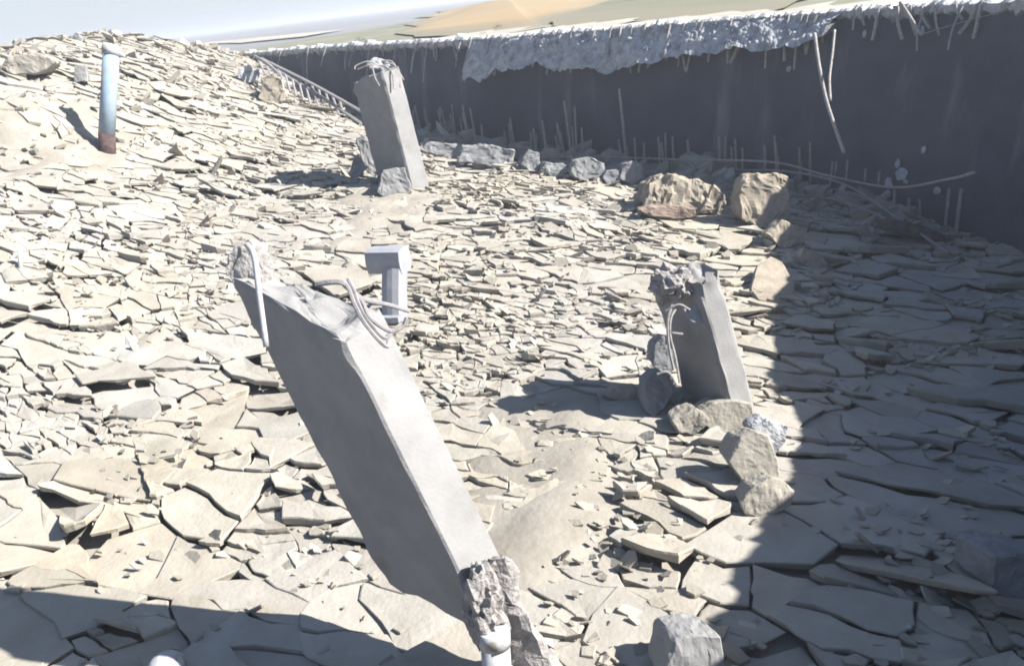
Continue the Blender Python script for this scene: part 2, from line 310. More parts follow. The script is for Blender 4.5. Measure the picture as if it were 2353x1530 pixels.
# ------------------------------------------------------------------ ground, plain, sky side
xs = np.concatenate([np.arange(-34, -12, .8), np.arange(-12, 9.4, .17)]); ys = np.concatenate([np.arange(-2, 26, .17), np.arange(26, 44, .8)])
XX, YY = np.meshgrid(xs, ys)
SANDZ = [(1240,1120,.85,.8),(1190,960,.6,.6),(1130,1010,.45,.5),(1180,1220,.5,.8),(1300,930,.4,.6),(120,300,1.6,1.0),(60,330,1.8,1.0),(880,470,1.1,.6),(1500,700,.5,.5),(330,780,.3,.6)]
SP = [(G(a, b), c, d) for a, b, c, d in SANDZ]
def sandv(X, Y):
    s = 0*np.asarray(X, float)
    for g, c, d in SP: s = np.maximum(s, np.clip(1.6-np.hypot(X-g[0], (Y-g[1])*d)/c, 0, 1))
    return s
def floorz(X, Y):
    return hzv(X, Y) - .165 + .17*sandv(X, Y) + .055*np.sin(X*1.7+.6*Y+2)*np.sin(Y*2.1-.8*X) + .035*np.sin(X*5.1+Y*2.3)*np.sin(Y*4.7-X*1.9) + .02*np.sin(X*11+2*Y)*np.sin(Y*9.7)
ZZ = floorz(XX, YY)
nx, ny = len(xs), len(ys)
ins = np.array([[inside(x, y) > -.15 or y < 2 for x in xs] for y in ys])
V = np.stack([XX, YY, ZZ], -1).reshape(-1, 3)
Fc = [(j*nx+i, j*nx+i+1, (j+1)*nx+i+1, (j+1)*nx+i) for j in range(ny-1) for i in range(nx-1) if ins[j, i] or ins[j, i+1] or ins[j+1, i]]
struct(obj('tank_floor_ground', V, Fc, M['floor'], smooth=True))
# the land outside, from the rim to the horizon
rings = [0.3, 1.5, 5, 12, 30, 80, 200, 600, 1200, 2200]; V = []; Fc = []
oc = np.array([-8., 12.])
loop = [tuple(q) for q in RC[::6]] + [(1,-6), (-6,-10), (-20,-12), (-38,-2), (-44,16), (-38,34), (-28,41)]
for q in loop:
    q = np.array(q); d = (q-oc)/np.linalg.norm(q-oc)
    for k_, r_ in enumerate(rings):
        p = q + d*r_; V.append((p[0], p[1], 2.86))
nl = len(loop); nr = len(rings)
for i in range(nl):
    for j in range(nr-1): Fc.append((i*nr+j, ((i+1) % nl)*nr+j, ((i+1) % nl)*nr+j+1, i*nr+j+1))
struct(obj('plain_ground', V, Fc, M['plain']))
def sheet(name, px, mat, z, wob=.06):
    pts = [atz(x, y, z) for x, y in px]; out = []
    for i in range(len(pts)):
        a, b = pts[i], pts[(i+1) % len(pts)]
        for s in np.linspace(0, 1, 6, endpoint=False):
            p = a*(1-s)+b*s; L = np.linalg.norm(b-a)*wob; out.append((p[0]+L*nz((p[0], p[1], 0), .37), p[1]+L*nz((p[0], p[1], 9), .37), z))
    c = sum(np.array(o_) for o_ in out)/len(out); n = len(out); V = [tuple(o_) for o_ in out]; T = [(0, 0, 0, 1)]*n
    for sc_, tv in ((.9, .25), (.8, .5), (.7, .75), (.6, 1.), (.5, 1.), (.4, 1.), (.3, 1.), (.2, 1.), (.1, 1.)): V += [tuple(c+(np.array(o_)-c)*sc_+np.array([0, 0, (math.cos(sc_*math.pi/2)**2*.7 if name == 'sand_ground' else (1-sc_)*.12)])) for o_ in out]; T += [(tv, tv, tv, 1)]*n
    V.append((c[0], c[1], c[2]+(.7 if name == 'sand_ground' else .14))); T.append((1, 1, 1, 1)); Fc = []
    for l in range(9):
        for k in range(n): j = (k+1) % n; Fc.append((l*n+k, l*n+j, (l+1)*n+j, (l+1)*n+k))
    for k in range(n): Fc.append((9*n+k, 9*n+(k+1) % n, 10*n))
    return struct(obj(name, V, Fc, M[mat], tone=T, smooth=True))
def rim_strip(name, i0, i1, outs, mat, z, wob):
    V = []; Fc = []; n = 0; k = len(outs)
    for i in range(i0, i1, 2):
        d = -NI[i]; 
        for j, o_ in enumerate(outs):
            e = o_*(1+(wob*nz((RC[i][0], RC[i][1], 1), 1.1)+wob*.6*nz((RC[i][0], RC[i][1], 1), 3.7) if j == k-1 else 0)); V.append((RC[i][0]+d[0]*e, RC[i][1]+d[1]*e, z))
        n += 1
    for i in range(n-1):
        for j in range(k-1): Fc.append((i*k+j, (i+1)*k+j, (i+1)*k+j+1, i*k+j+1))
    return struct(obj(name, V, Fc, M[mat]))
rim_strip('dry_grass_ground', idx(330), nR-40, [.33, 4, 12, 30], 'verge', 2.90, .25)
sheet('sand_ground', [(900,78),(955,62),(1010,26),(1130,4),(1340,-24),(1345,30),(1265,52),(1250,72),(1040,84)], 'sand', 2.959)
sheet('scrub_ground', [(1262,24),(1330,-24),(1480,-46),(1800,-90),(1900,-20),(1760,30),(1600,42),(1420,52),(1290,60)], 'green', 2.963)
rim_strip('pale_ground', idx(900), nR-40, [.325, 3.2], 'track', 2.985, .7)
sheet('dirt_track', [(430,103),(560,92),(700,80),(790,68),(700,84),(560,98)], 'track', 2.971, .02)
# ------------------------------------------------------------------ broken plates on the floor
E1 = np.array([.86, -.51]); E2 = np.array([.51, .86]); STR = 1.75
def toq(x, y): return np.array([(x*E1[0]+y*E1[1])/STR, x*E2[0]+y*E2[1]])
def fromq(q): return E1*q[0]*STR + E2*q[1]
BIG = [(550,930,.9),(350,1290,.8),(230,1180,.6),(560,1420,.7),(2200,1050,.6),(2050,1330,.5),(1560,1100,.6),(1420,1270,.7),(640,1060,.7),(80,740,.7),(100,800,.6),(2080,760,.7),(1640,1340,.6),(860,1440,.8),(700,1330,.5)]
SMALL = [(1100,800,1.2,.3),(1150,720,1.2,.3),(1050,950,.6,.5),(500,540,2,.6),(750,350,3,.5),(1100,440,2.2,.45),(1350,560,1.6,.5),(200,1000,.5,.55),(450,760,.6,.5),(1480,1240,.3,.5),(1750,900,.7,.45),(1650,750,.7,.5),(1250,1310,.3,.4),(1270,1440,.3,.4),(640,1280,.35,.5)]
BG = [(G(a, b), c) for a, b, c in BIG]; SG = [(G(a, b), c, d) for a, b, c, d in SMALL]
def rsize(x, y):
    d = math.hypot(x, y); n = noise.noise(Vector((x*.55, y*.55, 3)))+.4*noise.noise(Vector((x*1.7, y*1.7, 8)))
    s = .235*(1+1.1*n)*(1+.02*max(0, d-10))
    for g, c in BG: 
        k = math.exp(-((x-g[0])**2+(y-g[1])**2)/(.42*c)**2/1.6); s = s*(1-k)+.44*c*k
    for g, c, m_ in SG:
        k = math.exp(-((x-g[0])**2+(y-g[1])**2)/c**2); s *= (1-k)+m_*k
    return max(.085 if d < 13 else .12, min(s, .5))
seeds = []; CELL = .6; grid = {}
cx_ = rng.uniform(-26, 8.3, 300000); cy_ = 2.6+(rng.uniform(0, 1, 300000)**1.5)*36
cz_ = hzv(cx_, cy_); v_ = np.stack([cx_, cy_, cz_-H], 1); t_ = v_@FW; pxx = 1176.5+F*(v_@RT)/t_; pyy = 765-F*(v_@UP)/t_
ok = (t_ > 2) & (pxx > -260) & (pxx < 2620) & (pyy > 20) & (pyy < 1830); cx_, cy_ = cx_[ok], cy_[ok]
FLD = np.array([rsize(x, y) for x, y in zip(cx_[:60000], cy_[:60000])])/.235
def put(x, y, r_, pack):
    q = toq(x, y); gx, gy = int(q[0]//CELL), int(q[1]//CELL)
    for a in (-2, -1, 0, 1, 2):
        for b in (-2, -1, 0, 1, 2):
            for (s, rs) in grid.get((gx+a, gy+b), ()):
                if (s[0]-q[0])**2+(s[1]-q[1])**2 < ((r_+rs)*pack)**2: return False
    if inside(x, y) < .35: return False
    seeds.append((q, r_)); grid.setdefault((gx, gy), []).append((q, r_)); return True
for g, c in BG: put(g[0], g[1], .42*min(c, 1)+.05, .75)
start = 0
for r0_, tries, pack in ((.50, 5000, .85), (.36, 12000, .85), (.24, 25000, .85)):
    for k_ in range(start, start+tries):
        put(cx_[k_], cy_[k_], r0_*random.uniform(.8, 1.2), pack)
    start += tries
SQ = np.array([s[0] for s in seeds]); SR = np.array([s[1] for s in seeds])
print('plates', len(seeds))
def clip(poly, m, n):
    out = []; k = len(poly)
    for i in range(k):
        a, b = poly[i], poly[(i+1) % k]; da, db = (a-m)@n, (b-m)@n
        if da <= 0: out.append(a)
        if da*db < 0: out.append(a+(b-a)*(da/(da-db)))
    return out
plates = []
for si, (q, r_) in enumerate(seeds):
    dd = ((SQ-q)**2).sum(1); R_ = r_*2.2+.3; nb = np.nonzero((dd < (2.2*R_)**2) & (dd > 0))[0]; nb = nb[np.argsort(dd[nb]-SR[nb]**2)][:26]
    poly = [q+np.array([math.cos(a), math.sin(a)])*r_*1.75 for a in np.arange(8)*math.pi/4+random.random()]
    for k_ in nb:
        n = SQ[k_]-q; d2 = n@n; m = q+n*min(.85, max(.15, (d2+r_*r_-SR[k_]**2)/(2*d2))); poly = clip(poly, m, n)
        if len(poly) < 3: break
    if len(poly) < 3: continue
    def area(P_): return .5*abs(sum(P_[i][0]*P_[(i+1) % len(P_)][1]-P_[(i+1) % len(P_)][0]*P_[i][1] for i in range(len(P_))))
    work = [(poly, 0)]; par = random.gauss(0, 1)
    while work:
        pq, dep = work.pop(); cq = sum(pq)/len(pq); cw = fromq(cq); A = area(pq)*STR; r_l = rsize(cw[0], cw[1])
        tgt = ((1.4+.35*max(0, min(1, (10-math.hypot(*cw))/3)))*r_l)**2*math.exp(random.gauss(.1, .8))
        if A > tgt*1.3 and dep < 8:
            q_ = np.array(pq)-cq; u_, s_, vt = np.linalg.svd(q_, full_matrices=False); ang = math.atan2(vt[0][1], vt[0][0])+random.gauss(0, .45)
            n_s = np.array([math.cos(ang), math.sin(ang)]); off = cq+n_s*random.gauss(0, .18)*s_[0]/math.sqrt(len(pq))
            p1, p2 = clip(pq, off, n_s), clip(pq, off, -n_s)
            if len(p1) > 2 and len(p2) > 2: work += [(p1, dep+1), (p2, dep+1)]; continue
        if A < .0022 or (A < .012 and random.random() < .35): continue
        pw = [fromq(p) for p in pq]
        if len(pw) > 3 and random.random() < .35:            # a corner broken off
            k_ = random.randrange(len(pw)); p_, v0, n0 = pw[k_], pw[k_-1], pw[(k_+1) % len(pw)]; f1, f2 = random.uniform(.15, .5), random.uniform(.15, .5)
            pw = pw[:k_]+[p_+(v0-p_)*f1, p_+(n0-p_)*f2]+pw[k_+1:]
        c = sum(pw)/len(pw); plates.append((c, pw, area(pw), math.sqrt(area(pw))*.55))
print('shards', len(plates))
def plate_mesh(c, pw, ar, r_):
    d = math.hypot(*c); step = max(.05, r_*.55, d*.009); out = []
    for i in range(len(pw)):
        a, b = pw[i], pw[(i+1) % len(pw)]; L = np.linalg.norm(b-a); k = max(1, int(L/step))
        for s in np.arange(k)/k:
            p = a+(b-a)*s; 
            w1 = min(.22*r_+.014, .075); vv = Vector((p[0]*4.2, p[1]*4.2, 0)); v2 = Vector((p[0]*13, p[1]*13, 4))
            out.append(p+np.array([noise.noise(vv), noise.noise(vv+Vector((7, 3, 0)))])*w1*1.3+np.array([noise.noise(v2), noise.noise(v2+Vector((7, 3, 0)))])*w1*.3)
    out = np.array(out); gap = abs(random.gauss(0, .010))+.004; size = math.sqrt(ar)
    if random.random() < .34: gap += random.uniform(.015, .05)
    cn = noise.noise(Vector((c[0]*.8, c[1]*.8, 31))); calm = cn > -.2 and random.random() < .8
    if calm and c[0] > 1.2+.12*c[1] and c[1] < 14: calm = random.random() < .45
    if calm: gap *= .45
    sc = max(1-gap/size*.9, .7)
    if random.random() < .45: sc *= random.uniform(1.0, 1.10)
    out = c+(out-c)*sc + np.array([.4, .9])*random.uniform(0, .035)*min(1, size/.3)*(1 if random.random() < .6 else 0)
    # tilt: the near left edge stands proud, like shingles
    dip = np.array([.45, .89]); dip = dip/np.linalg.norm(dip); ang = random.gauss(0, .55); ca, sa = math.cos(ang), math.sin(ang); dv = np.array([dip[0]*ca-dip[1]*sa, dip[0]*sa+dip[1]*ca])
    far = min(1, max(0, (d-8)/8)); til = abs(random.gauss(.03, .055)) 
    if random.random() < .13: til += random.uniform(.08, .35)
    th = (random.uniform(.035, .075)+(.05 if random.random() < .15 else 0))*(1-.15*far); sand = float(sandv(c[0], c[1]))
    if sand > .3: til *= .4
    lift = random.uniform(-.03, .03)*(1+far) + (random.uniform(.03, .08) if random.random() < .2 else 0) + til*size*.35
    if sand > .3: lift = -.045-.02*random.random() if random.random() < .75*sand else lift
    hc = hzv(out[:, 0], out[:, 1]); h0 = hz(c[0], c[1]); base = h0+(hc-h0)*.8 + lift - ((out-c)@dv)*til
    cup = random.uniform(0, .02)
    if calm: f_ = noise.noise(Vector((c[0]*1.3, c[1]*1.3, 50)))*.05+random.gauss(0, .011); base = base - lift + f_ + ((out-c)@dv)*til*.8; cup = 0
    V = []; n = len(out); nzs = np.array([noise.noise(Vector((p[0]*6, p[1]*6, 5)))*.012 for p in out])
    rng2 = random.random()
    for k_, p in enumerate(out): V.append((p[0], p[1], base[k_]+nzs[k_]-th*(.12 if calm else .22)))                 # worn arris
    ins_ = max(.0, 1-.014/size*1.2)
    for k_, p in enumerate(out): q = c+(p-c)*ins_; V.append((q[0], q[1], base[k_]+nzs[k_]))
    for k_, p in enumerate(out): q = c+(p-c)*.55; V.append((q[0]+.01*nzs[k_], q[1], base.mean()+(base[k_]-base.mean())*.55+nzs[k_]*.6-cup*.5+noise.noise(Vector((q[0]*3, q[1]*3, 2)))*.012))
    V.append((c[0], c[1], base.mean()-cup))
    for k_, p in enumerate(out): q = c+(p-c)*random.uniform(.9, .97); V.append((q[0], q[1], base[k_]-th*random.uniform(.8, 1.5)))
    Fc = []
    for k_ in range(n):
        j = (k_+1) % n; Fc += [(k_, j, n+j, n+k_), (n+k_, n+j, 2*n+j, 2*n+k_), (2*n+k_, 2*n+j, 3*n), (k_, 3*n+1+k_, 3*n+1+j, j)]
    Fc.append(tuple(3*n+1+k_ for k_ in range(n)))
    g = random.gauss(1, .06); wm = random.gauss(0, .014); wm2 = noise.noise(Vector((c[0]*.4, c[1]*.4, 1)))*.06
    tone = (g*(1+wm+wm2), g*(1+wm2*.5), g*(1-wm-wm2)*1.0)
    return V, Fc, tone
scored = []
for pl in plates:
    c = pl[0]; P3 = (c[0], c[1], hz(c[0], c[1])); x, y, t = proj(P3); vis = -40 < x < 2393 and 60 < y < 1570 and t > 1
    fall = (H-P3[2])/math.hypot(c[0], c[1], H-P3[2]); scored.append(((pl[2]*max(fall, .05)/t**2) if vis else 0, x, y, pl))
scored.sort(key=lambda s: -s[0])
LAND = [('the big leaning column', 860, 1000), ('the foot of the big column', 1130, 1440), ('the bent duct pipe', 900, 640), ('the short broken column', 1600, 800), ('the far column', 920, 330), ('the pale blue pipe', 250, 240), ('the square tan block', 1760, 450), ('the wedge of broken concrete', 1730, 1060), ('the white pipe cap', 390, 1515), ('the grey cube block', 1600, 1480), ('the oval pale stone', 1870, 598), ('the bottom right corner', 2353, 1530), ('the small white stake', 40, 600), ('the block at the right edge', 2315, 1320), ('the tan boulder', 1580, 450), ('the bottom left corner', 0, 1530), ('the right edge midpoint', 2353, 900), ('the shadow line of the wall', 1780, 1250)]
ORD = ['nearest', 'second nearest', 'third nearest', 'fourth nearest', 'fifth nearest', 'sixth nearest', 'seventh nearest', 'eighth nearest', 'ninth nearest', 'tenth nearest']
buckets = {}; top = scored[:298]; rest = [s for s in scored[298:]]
def describe(V, tone, ar, pw, x, y):
    q = np.array(pw); q = q-q.mean(0); s = np.linalg.svd(q, compute_uv=False); asp = s[0]/max(s[1], 1e-3)
    shape = 'long narrow' if asp > 2.0 else ('oblong' if asp > 1.5 else 'squarish')
    sizew = 'broad' if ar > .30 else ('medium' if ar > .12 else 'small')
    tn = 'grey' if sum(tone)/3 < .94 else ('cream' if sum(tone)/3 > 1.05 else ('tan' if tone[0]-tone[2] > .04 else 'beige'))
    return sizew, tn, shape
recs = []
for sc_, x, y, pl in top:
    V, Fc, tone = plate_mesh(*pl); d = [math.hypot((x-l[1]), (y-l[2])*1.2) for l in LAND]; k_ = int(np.argmin(d)); lx, ly = LAND[k_][1:]
    dx, dy = x-lx, y-ly; side = ('right of' if dx > 0 else 'left of') if abs(dx) > abs(dy) else ('before' if dy > 0 else 'beyond')
    recs.append([V, Fc, tone, describe(V, tone, pl[2], pl[3] and pl[1], x, y), LAND[k_][0], side, d[k_]])
for r_ in recs: buckets.setdefault((r_[3], r_[4], r_[5]), []).append(r_)
for key, lst in buckets.items():
    lst.sort(key=lambda r_: r_[6])
    for k_, r_ in enumerate(lst):
        (sizew, tn, shape), lm, side = key
        lab = f'{sizew} {tn} {shape} slab {side} {lm}' if len(lst) == 1 else f'{sizew} {tn} {shape} slab {side} {lm}, {ORD[min(k_, 9)]}'
        c0 = np.array(r_[0][3*((len(r_[0])-1)//4)]); Vl = np.array(r_[0])-c0
        o = obj('concrete_slab', Vl, r_[1], M['plate'], tone=[(*r_[2], 1)]*len(Vl)); o.location = tuple(map(float, c0)); tag(o, lab, 'slab', 'broken concrete slabs strewn over the tank floor', 'thing')
V = []; Fc = []; T = []
for sc_, x, y, pl in rest:
    v, f, tone = plate_mesh(*pl); o_ = len(V); V += v; Fc += [tuple(a+o_ for a in q) for q in f]; T += [(*tone, 1)]*len(v)
# loose chips, small stones and standing splinters between the plates
def chipstone(c, s, flat, tone):
    global V, Fc, T
    n = random.choice((4, 5, 6)); o_ = len(V); a0 = random.random()*6.3; tx, ty = random.gauss(0, .35), random.gauss(.1, .35); st = random.uniform(1, 2.2)
    ringp = []
    for k_ in range(n):
        a = a0+2*math.pi*(k_+random.uniform(-.3, .3))/n; r_ = s*random.uniform(.7, 1.1); e = E1*math.cos(a)*r_*st+E2*math.sin(a)*r_; ringp.append(e)
    for lv, sc2 in ((-.25, .95), (flat*.8, 1.), (flat, .93)):
        for e in ringp: V.append((c[0]+e[0]*sc2, c[1]+e[1]*sc2, c[2]+s*lv+e[0]*tx+e[1]*ty))
    for l in (0, 1):
        for k_ in range(n): j = (k_+1) % n; Fc.append((o_+l*n+k_, o_+l*n+j, o_+(l+1)*n+j, o_+(l+1)*n+k_))
    Fc.append(tuple(o_+k_ for k_ in range(n))[::-1]); Fc.append(tuple(o_+2*n+k_ for k_ in range(n))); T += [(*tone, 1)]*(3*n)
sel = rng.permutation(len(cx_))
cnt = 0
for k_ in sel:
    if cnt > 7000: break
    x, y = cx_[k_], cy_[k_]; d = math.hypot(x, y)
    pr = .25+1.3*noise.noise(Vector((x*.9, y*.9, 20)))
    for g, c, m_ in SG: pr += .5*math.exp(-((x-g[0])**2+(y-g[1])**2)/c**2)
    if random.random() > pr or inside(x, y) < .3: continue
    cnt += 1; s = min(.16, abs(random.gauss(0, .028))+.014)*(1+max(0, d-9)*.06); g_ = random.gauss(.98, .09); chipstone((x, y, hz(x, y)+.0+random.uniform(-.03, .03)), s, random.choice((.08, .15, .2, .3, .5)), (g_*1.01, g_, g_*.98))
for k_ in range(620):
    px = random.uniform(940, 1850) if random.random() < .8 else random.uniform(1850, 2300); i = idx(px); q = RC[i]+NI[i]*(lean_at(i)+abs(random.gauss(0, .5))+.15) + TG[i]*random.uniform(-.3, .3)
    g_ = random.uniform(.75, 1.1); s = random.choice((.06, .1, .14, .2) if px < 1750 else (.04, .06, .09, .12))*random.uniform(.7, 1.3); near = max(0, 1-abs((q-RC[i])@NI[i]-lean_at(i))/1.0)
    chipstone((q[0], q[1], hz(q[0], q[1])+random.uniform(-.03, .22)*near), s, random.choice((.3, .6, .9)), (g_*.96, g_*.98, g_*1.02))
o = obj('rubble', V, Fc, M['plate'], tone=T); tag(o, 'mass of small broken concrete flakes and chips covering the floor', 'rubble', kind='stuff')

# ------------------------------------------------------------------ columns
def column(root, e2b, e2t, tb, tt, dark, bright, alpha=40, cut=(0, 0, 0, 0), top=(0, 0, 0, 0), mat='column', seg=44, chamf=.04, name='shaft', rag=.05, amp=.012):
    """rectangular post: e2b/e2t = photo positions of its front arris low and high, dark/bright = seen widths of its two faces"""
    B = at(*e2b, tb); Tp = at(*e2t, tt); ax = Tp-B; L = np.linalg.norm(ax); ax /= L
    vd = (B-CAM); vd /= np.linalg.norm(vd); vd = vd-ax*(vd@ax); vd /= np.linalg.norm(vd); pr = np.cross(vd, ax); 
    if pr@RT < 0: pr = -pr
    al = math.radians(alpha); a = dark/F*tb/math.cos(al); b = bright/F*tb/math.sin(al)
    da = -pr*math.cos(al)+vd*math.sin(al); db = pr*math.sin(al)+vd*math.cos(al)
    cs = [(0, 0), (1, 0), (1, 1), (0, 1)]; ring = []
    c = chamf; nf = 9; pts2 = []
    for k in range(nf): pts2.append((c+(a-2*c)*k/(nf-1), 0, 0))
    for k in range(nf): pts2.append((a, c+(b-2*c)*k/(nf-1), 0))
    for k in range(nf): pts2.append((a-c-(a-2*c)*k/(nf-1), b, 0))
    for k in range(nf): pts2.append((0, b-c-(b-2*c)*k/(nf-1), 0))
    n = len(pts2); V = []; Fc = []; raw = {}
    def corner_val(u, v, arr): return arr[0]*(1-u)*(1-v)+arr[1]*u*(1-v)+arr[2]*u*v+arr[3]*(1-u)*v
    for s in range(seg+1):
        for (x, y, q) in pts2:
            u, v = x/a, y/b; s0 = corner_val(u, v, cut); s1 = L+corner_val(u, v, top); k = s/seg; h = s0+(s1-s0)*k
            p = B+da*x+db*y+ax*h
            if s in (0, seg): raw.setdefault(s, []).append(p.copy())
            if s == seg: h2 = rag*nz(p, 9)+rag*.6*nz(p, 25); p = p+ax*h2
            if s == 0: p = p+ax*rag*nz(p, 7)
            e_ = 1+3.5*max(0, 1-min(abs(k-1), abs(k))*6)
            corner = 1.0 if (x in (c, a-c) or y in (c, b-c)) else .35
            p = p+(da*nz(p, 6)+db*nz(p+np.array([5., 0, 0]), 6))*amp*e_*corner
            V.append(p)
    for s in range(seg):
        for k in range(n): j = (k+1) % n; Fc.append((s*n+k, s*n+j, (s+1)*n+j, (s+1)*n+k))
    for s, sg in ((0, -1), (seg, 1)):
        base = s*n; RW = raw[s]; cc = sum(RW)/n; prev = base
        for sc_ in (.93, .86, .79, .72, .65, .58, .5, .42, .34, .26, .18, .1):
            st = len(V)
            for k in range(n): p = cc+(RW[k]-cc)*sc_; V.append(p+ax*sg*rag*(nz(p, 4.5)*1.6+nz(p, 11)*.7+.5*(1-sc_)))
            for k in range(n): j = (k+1) % n; Fc.append((prev+k, prev+j, st+j, st+k))
            prev = st
        V.append(cc+ax*sg*rag*.5)
        for k in range(n): Fc.append((prev+k, prev+(k+1) % n, len(V)-1))
    o = obj(name, V, Fc, M[mat], root)
    return dict(B=B, T=Tp, ax=ax, da=da, db=db, a=a, b=b, L=L, o=o, pr=pr, vd=vd)
def crumb(root, name, centre, rad, mat, seed, squash=(1, 1, 1), amp=.35):
    bm = bmesh.new(); bmesh.ops.create_icosphere(bm, subdivisions=4, radius=1)
    for v in bm.verts:
        k = 1+amp*noise.noise(v.co*1.8+Vector((seed, 0, 0)))+amp*.5*noise.noise(v.co*5+Vector((seed, 3, 0)))+amp*.28*noise.noise(v.co*12)
        v.co = Vector((v.co.x*rad*squash[0]*k+centre[0], v.co.y*rad*squash[1]*k+centre[1], v.co.z*rad*squash[2]*k+centre[2]))
    return from_bm(name, bm, M[mat], root)
# --- the big leaning one
gb = G(1310, 1730); tB = proj(G(1150, 1490))[2]*.87
big = thing('broken_column', gb, 'biggest square concrete column, leaning left in the foreground with one dark face', 'column')
c1 = column(big, (1096,1400), (705,612), tB, tB*.93, 180, 106, 58, cut=(-.14, .15, .2, -.4), top=(-.46, .14, .0, -.42), rag=.055, chamf=.014, amp=.010)
def oncol(c, u, v, h, o1=0., o2=0.): return c['B']+c['da']*(c['a']*u-o1)+c['db']*(c['b']*v-o2)+c['ax']*h
# broken shoulder, crumbled core, stub of dust-white slab at its foot
tb = tB
chunk('broken_shoulder', [(512,612),(530,572),(575,545),(598,575),(612,700),(616,800),(590,760),(556,700)], .22, M['core'], None, None, t=tB*1.07, parent=big, back=(.3,.9,-.1), rough=.05)
crumb(big, 'crumbled_core', at(1105,1390,tB*.995), .16, 'core', 3, (.8, .8, 1.5), .5)
chunk('torn_foot', [(1072,1290),(1120,1262),(1172,1290),(1200,1385),(1235,1440),(1275,1520),(1330,1620),(1400,1760),(1290,1790),(1200,1640),(1120,1530),(1078,1440)], .22, M['core'], None, None, t=tB*1.02, parent=big, rough=.08)
tR = tB*.965
tube('rebar', spline([at(566,560,tR), at(584,590,tR), at(596,680,tR), at(612,797,tR)], 5), .017, M['pipe'], big)
def wires(px_list, t, rad, parent, mat='rebar', name='rebar'):
    for px in px_list: tube(name, spline([at(x, y, t+dt) for x, y, dt in px], 5), rad, M[mat], parent, n=6)
wires([[(725,655,0),(780,650,-.05),(805,665,-.05),(840,690,0),(890,700,.05),(940,715,.1)],
       [(725,650,0),(790,650,-.05),(815,700,-.08),(840,745,-.05),(885,795,.0),(893,782,.05),(888,770,.05)],
       [(790,655,-.04),(830,690,-.04),(850,730,-.03),(895,760,.02),(925,750,.05),(935,730,.05)],
       [(800,640,-.04),(812,665,-.05),(835,720,-.04),(880,775,0),(900,765,.03),(915,755,.04)]], tB*.87, .011, big, 'cable')
settle(big)
# --- short broken one
g2 = G(1660, 985); t2 = proj(g2)[2]
mid = thing('broken_column', g2, 'short leaning concrete column with crumbled head, wires down its left side', 'column')
c2 = column(mid, (1688,975), (1600,655), t2, t2*.97, 104, 58, 60, cut=(0, .06, 0, -.15), top=(.0, .06, .1, .04), rag=.10, chamf=.03, amp=.02)
crumb(mid, 'crumbled_head', at(1548,650,t2*1.0), .2, 'core', 9, (.95, .95, .85), .5)
chunk('plaster_patch', [(1570,712),(1600,700),(1618,722),(1622,745),(1590,740)], .05, M['rim'], None, None, t=t2*.985, parent=mid, rough=.02)
wires([[(1556,705,0),(1542,730,-.03),(1540,770,-.03),(1552,820,-.02),(1562,880,0)],
       [(1545,700,0),(1535,735,-.03),(1536,790,-.03),(1548,850,-.02)],
       [(1530,715,0),(1560,700,-.03),(1585,712,-.02)],[(1545,765,-.02),(1570,768,-.04)],[(1510,860,0),(1535,855,-.02),(1556,885,0)]], t2*.965, .013, mid)
settle(mid)
# --- far one
g3 = G(950, 440); t3 = proj(g3)[2]
farc = thing('broken_column', g3, 'far concrete column before the wall, bent wires curling from its top', 'column')
c3 = column(farc, (945,430), (878,168), t3, t3*.97, 75, 42, 60, cut=(-.3, .1, 0, -.3), top=(0, .05, .1, .05), rag=.06, chamf=.03, amp=.015)
chunk('white_cap', [(842,150),(858,128),(885,134),(905,160),(915,190),(892,180),(872,160),(850,160)], .22, M['rim'], None, None, t=t3*.995, parent=farc, rough=.04)
wires([[(870,150,0),(845,142,-.1),(818,152,-.1),(815,160,-.1)],[(880,150,0),(850,150,-.15),(822,160,-.1)],[(885,145,0),(905,150,.0),(918,175,0),(920,200,0)],[(880,140,0),(900,142,.0),(912,160,0),(916,190,0)],[(856,155,-.2),(862,180,-.25),(872,198,-.2)],[(875,150,0),(900,165,-.15),(905,205,-.15)],[(890,150,0),(915,165,.1),(928,185,.1)]], t3*.985, .015, farc)
settle(farc)
# ------------------------------------------------------------------ pipes and ducts
def square_duct(root, name, pts, hw, mat):
    V = []; Fc = []; pts = [np.array(p, float) for p in pts]
    d0 = pts[-1]-pts[0]; side = np.cross(pts[1]-pts[0], pts[-1]-pts[-2]); 
    if np.linalg.norm(side) < 1e-5: side = np.cross(pts[1]-pts[0], np.array([-.93, .36, 0.]) if abs((pts[1]-pts[0])[2]) > .5*np.linalg.norm(pts[1]-pts[0]) else np.array([0, 0, 1.]))
    side = side/np.linalg.norm(side)
    for i, p in enumerate(pts):
        d = pts[min(i+1, len(pts)-1)]-pts[max(i-1, 0)]; d /= np.linalg.norm(d); b = np.cross(d, side); b /= np.linalg.norm(b)
        for k in range(12):
            a = 2*math.pi*(k+.5)/12; ca, sa = math.cos(a), math.sin(a); m_ = max(abs(ca), abs(sa))**.55; V.append(p+(side*ca/m_+b*sa/m_)*hw)
    for i in range(len(pts)-1):
        for k in range(12): j = (k+1) % 12; Fc.append((i*12+k, i*12+j, (i+1)*12+j, (i+1)*12+k))
    Fc.append(tuple(range(12))); Fc.append(tuple((len(pts)-1)*12+k for k in range(12)))
    return obj(name, V, Fc, M[mat], root)
gd = G(905, 735); td = proj(gd)[2]; hw = 25/F*td
duct = thing('vent_pipe', gd, 'pale grey vent pipe with an elbow turned left, behind the big column', 'pipe')
top_ = at(910, 594, td); upz = np.array([0, 0, 1.])
crn = at(908, 594, td)
square_duct(duct, 'riser', [gd-upz*.1, gd+(crn-gd)*.5, crn+(crn-gd)*.03], hw, 'duct')
ed_ = np.array([-.93, .36, 0.]); arm = 62/F*td
